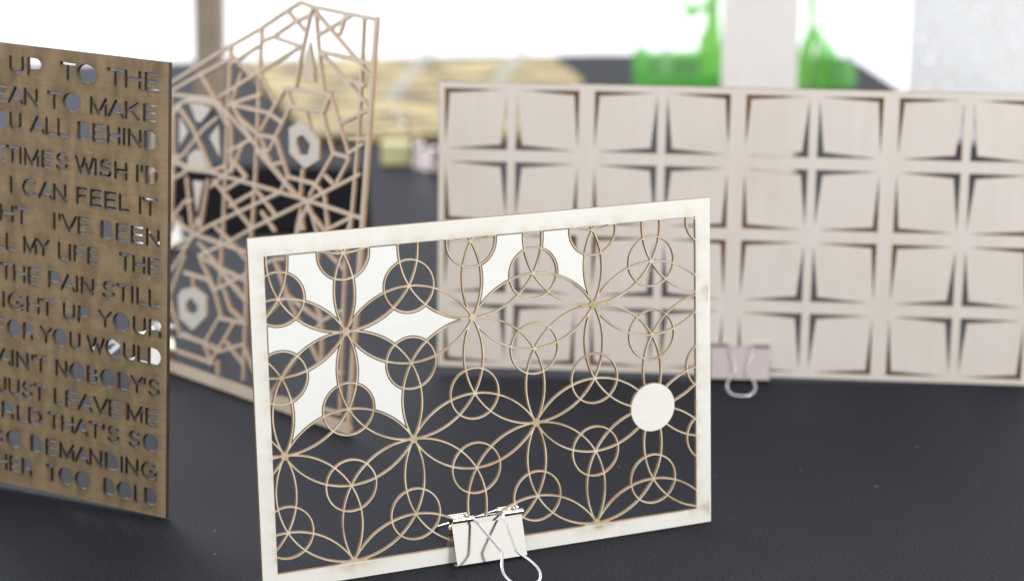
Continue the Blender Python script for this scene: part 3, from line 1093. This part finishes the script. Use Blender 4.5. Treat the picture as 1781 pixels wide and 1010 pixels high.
o = prism("flake_board", [(-.452, 3.47), (.069, 3.556), (.112, 3.25), (.06, 2.74), (-.262, 2.70)], 0.001, 0.010, [M_YEL])
tag(o, "yellow flake board lying flat at the far end of the table", "board")
o = prism("dark_patch", [(-.52, 2.55), (-.178, 2.50), (-.150, 2.15), (-.30, 2.12), (-.50, 2.30)], 0.001, 0.003, [M_BLACK])  # thin black sheet laid to darken this stretch of the table
tag(o, "flat matt black patch darkening the table behind the peaked strut panel", "card")
o = prism("wooden_post", [(-.021, -.014), (.016, -.022), (.021, .014), (-.016, .022)], 0.0, 0.52, [M_POST], None,
          Matrix.Translation((-.444, 3.03, 0.0005)) @ Matrix.Rotation(R(1.2), 4, 'Y'))
tag(o, "blurred brown wooden post standing at the back left of the table", "post")
o = prism("upright_board", [(.2505, 2.463), (.341, 2.463), (.341, 2.468), (.2505, 2.468)], 0.0005, 0.46, [M_WASH])
tag(o, "narrow whitewashed upright board between the green acrylic pieces", "board")
o = prism("yellow_block", [(-.163, 2.545), (-.128, 2.545), (-.128, 2.575), (-.163, 2.575)], 0.0005, 0.026, [M_YBLOCK])
tag(o, "small pale yellow block on the table left of the tile panel", "block")

# green acrylic pieces
SC = 1 / 1105.0


def gp(name, px, y0, th, parent, mt):
    bm = bmesh.new()
    pts = [((x - 890.5) * SC, (157 - y) * SC * 1.02) for x, y in px]
    a = [bm.verts.new((x, y0, z)) for x, z in pts]
    b = [bm.verts.new((x, y0 + th, z)) for x, z in pts]
    bm.faces.new(a); bm.faces.new(b[::-1])
    for i in range(len(pts)):
        j = (i + 1) % len(pts)
        bm.faces.new((a[i], b[i], b[j], a[j]))
    return bm_obj(name, bm, [mt], parent, Matrix.Translation((0, 0, 0.003)))


g1 = empty("acrylic_stand", Matrix.Identity(4))
tag(g1, "bright green acrylic cutout with a boxy base left of the narrow whitewashed board", "acrylic model", "green acrylic cutouts")
gp("base", [(1105, 157), (1262, 157), (1262, 133), (1105, 133)], 3.18, .06, g1, M_GREEN_THIN)
gp("base_front", [(1100, 157), (1262, 157), (1262, 98), (1215, 98), (1215, 128), (1128, 132), (1128, 96), (1100, 96)], 3.245, .004, g1, M_GREEN_THIN)
gp("crossbar", [(1112, 122), (1215, 116), (1215, 92), (1112, 97)], 3.20, .004, g1, M_GREEN_THIN)
gp("stem", [(1212, 157), (1258, 157), (1262, 120), (1246, 70), (1240, 20), (1246, -60), (1216, -60), (1222, 20), (1220, 50), (1208, 75)], 3.19, .005, g1, M_GREEN)
gp("bracket", [(1183, 16), (1236, 14), (1236, 24), (1208, 27), (1193, 42), (1183, 26), (1160, -10), (1172, -12)], 3.186, .004, g1, M_GREEN)
for x in (1108, 1150):
    gp("thin_strip", [(x, 157), (x + 18, 157), (x + 18, -80), (x, -80)], 3.26, .003, g1, M_CLEAR)
g2 = empty("acrylic_stand", Matrix.Identity(4))
tag(g2, "bright green acrylic cutout with a flared foot right of the narrow whitewashed board", "acrylic model", "green acrylic cutouts")
gp("stem", [(1372, 157), (1398, 157), (1408, 60), (1404, 0), (1408, -60), (1392, -60), (1392, 0), (1398, 45), (1380, 90)], 3.19, .005, g2, M_GREEN)
gp("brace", [(1402, 157), (1446, 157), (1434, 118), (1424, 66), (1410, 52), (1412, 90)], 3.205, .005, g2, M_GREEN_THIN)
gp("brace", [(1414, 157), (1428, 157), (1420, 100), (1408, 56), (1406, 70), (1412, 110)], 3.175, .005, g2, M_GREEN)
gp("foot", [(1425, 157), (1482, 157), (1480, 118), (1452, 106), (1430, 70)], 3.20, .005, g2, M_GREEN_THIN)
gp("thin_strip", [(1476, 157), (1488, 157), (1490, -80), (1476, -80)], 3.26, .003, g2, M_CLEAR)

# clear slats leaning over the flake board
for (x0, y0, x1, y1, lb) in ((-.178, 3.02, -.128, 3.34, "clear acrylic strip leaning over the flake board, nearer the strut panel"),
                             (-.03, 3.14, .03, 3.40, "clear acrylic strip leaning over the flake board, farther from the strut panel")):
    bm = bmesh.new()
    a = Vector((x0, y0, 0.0105)); b = Vector((x1, y1, 0.052))
    w = Vector((0.011, 0, 0)); t = Vector((0, 0, 0.003))
    vs = [bm.verts.new(p) for p in (a - w, a + w, b + w, b - w, a - w + t, a + w + t, b + w + t, b - w + t)]
    for f in ((0, 3, 2, 1), (4, 5, 6, 7), (0, 1, 5, 4), (1, 2, 6, 5), (2, 3, 7, 6), (3, 0, 4, 7)):
        bm.faces.new([vs[i] for i in f])
    o = bm_obj("acrylic_strip", bm, [M_CLEAR])
    tag(o, lb, "acrylic strip", "clear acrylic strips")

# far white pierced panel at the right
rnd = random.Random(5)
xs, ys, X, Y = grid(0, 190, 0, 460, 1.0)
F = sd_box(X, Y, 0, 0, 190, 460)
for r in range(30):
    for c_ in range(12):
        x = 12 + c_ * 15 + (7.5 if r % 2 else 0) + rnd.uniform(-2.5, 2.5)
        y = 12 + r * 15 + rnd.uniform(-2.5, 2.5)
        if x > 182 or rnd.random() < .45:
            continue
        a = rnd.uniform(0, 3.14)
        dx, dy = X - x, Y - y
        u = dx * math.cos(a) + dy * math.sin(a)
        v = -dx * math.sin(a) + dy * math.cos(a)
        F = np.maximum(F, (1 - np.sqrt((u / rnd.uniform(4, 7)) ** 2 + (v / rnd.uniform(1.2, 2.2)) ** 2)) * 1.5)
lp = [simplify(l, 0.1) for l in contour(F, xs, ys)]
M5 = frame((0.530, 2.765, 0.0005), -0.62, 0.03)
o = sheet_from_loops("pierced_panel", [l for l in lp if len(l) > 3], 3.0, [M_LACE, M_LACE_EDGE], None, M5, bevel=0.2)
tag(o, "tall white lace-like pierced panel, very blurred at the right edge", "panel")

binder_clip(standing(-.105, 2.51, R(-58)), "blurred binder clip standing between the yellow block and the tile panel", half=1.5,
            open_front=50, open_back=-50, body=M_COPPER, group="loose binder clips standing behind the panels")
binder_clip(standing(.205, 2.30, R(25)), "binder clip standing behind the wide tile panel, glimpsed through its slits", half=1.5,
            open_front=65, open_back=-40, group="loose binder clips standing behind the panels")
binder_clip(standing(-.36, 2.06, R(30)), "binder clip standing behind the left part of the strut panel beside the lettered board", half=1.5,
            open_front=70, open_back=20, group="loose binder clips standing behind the panels")
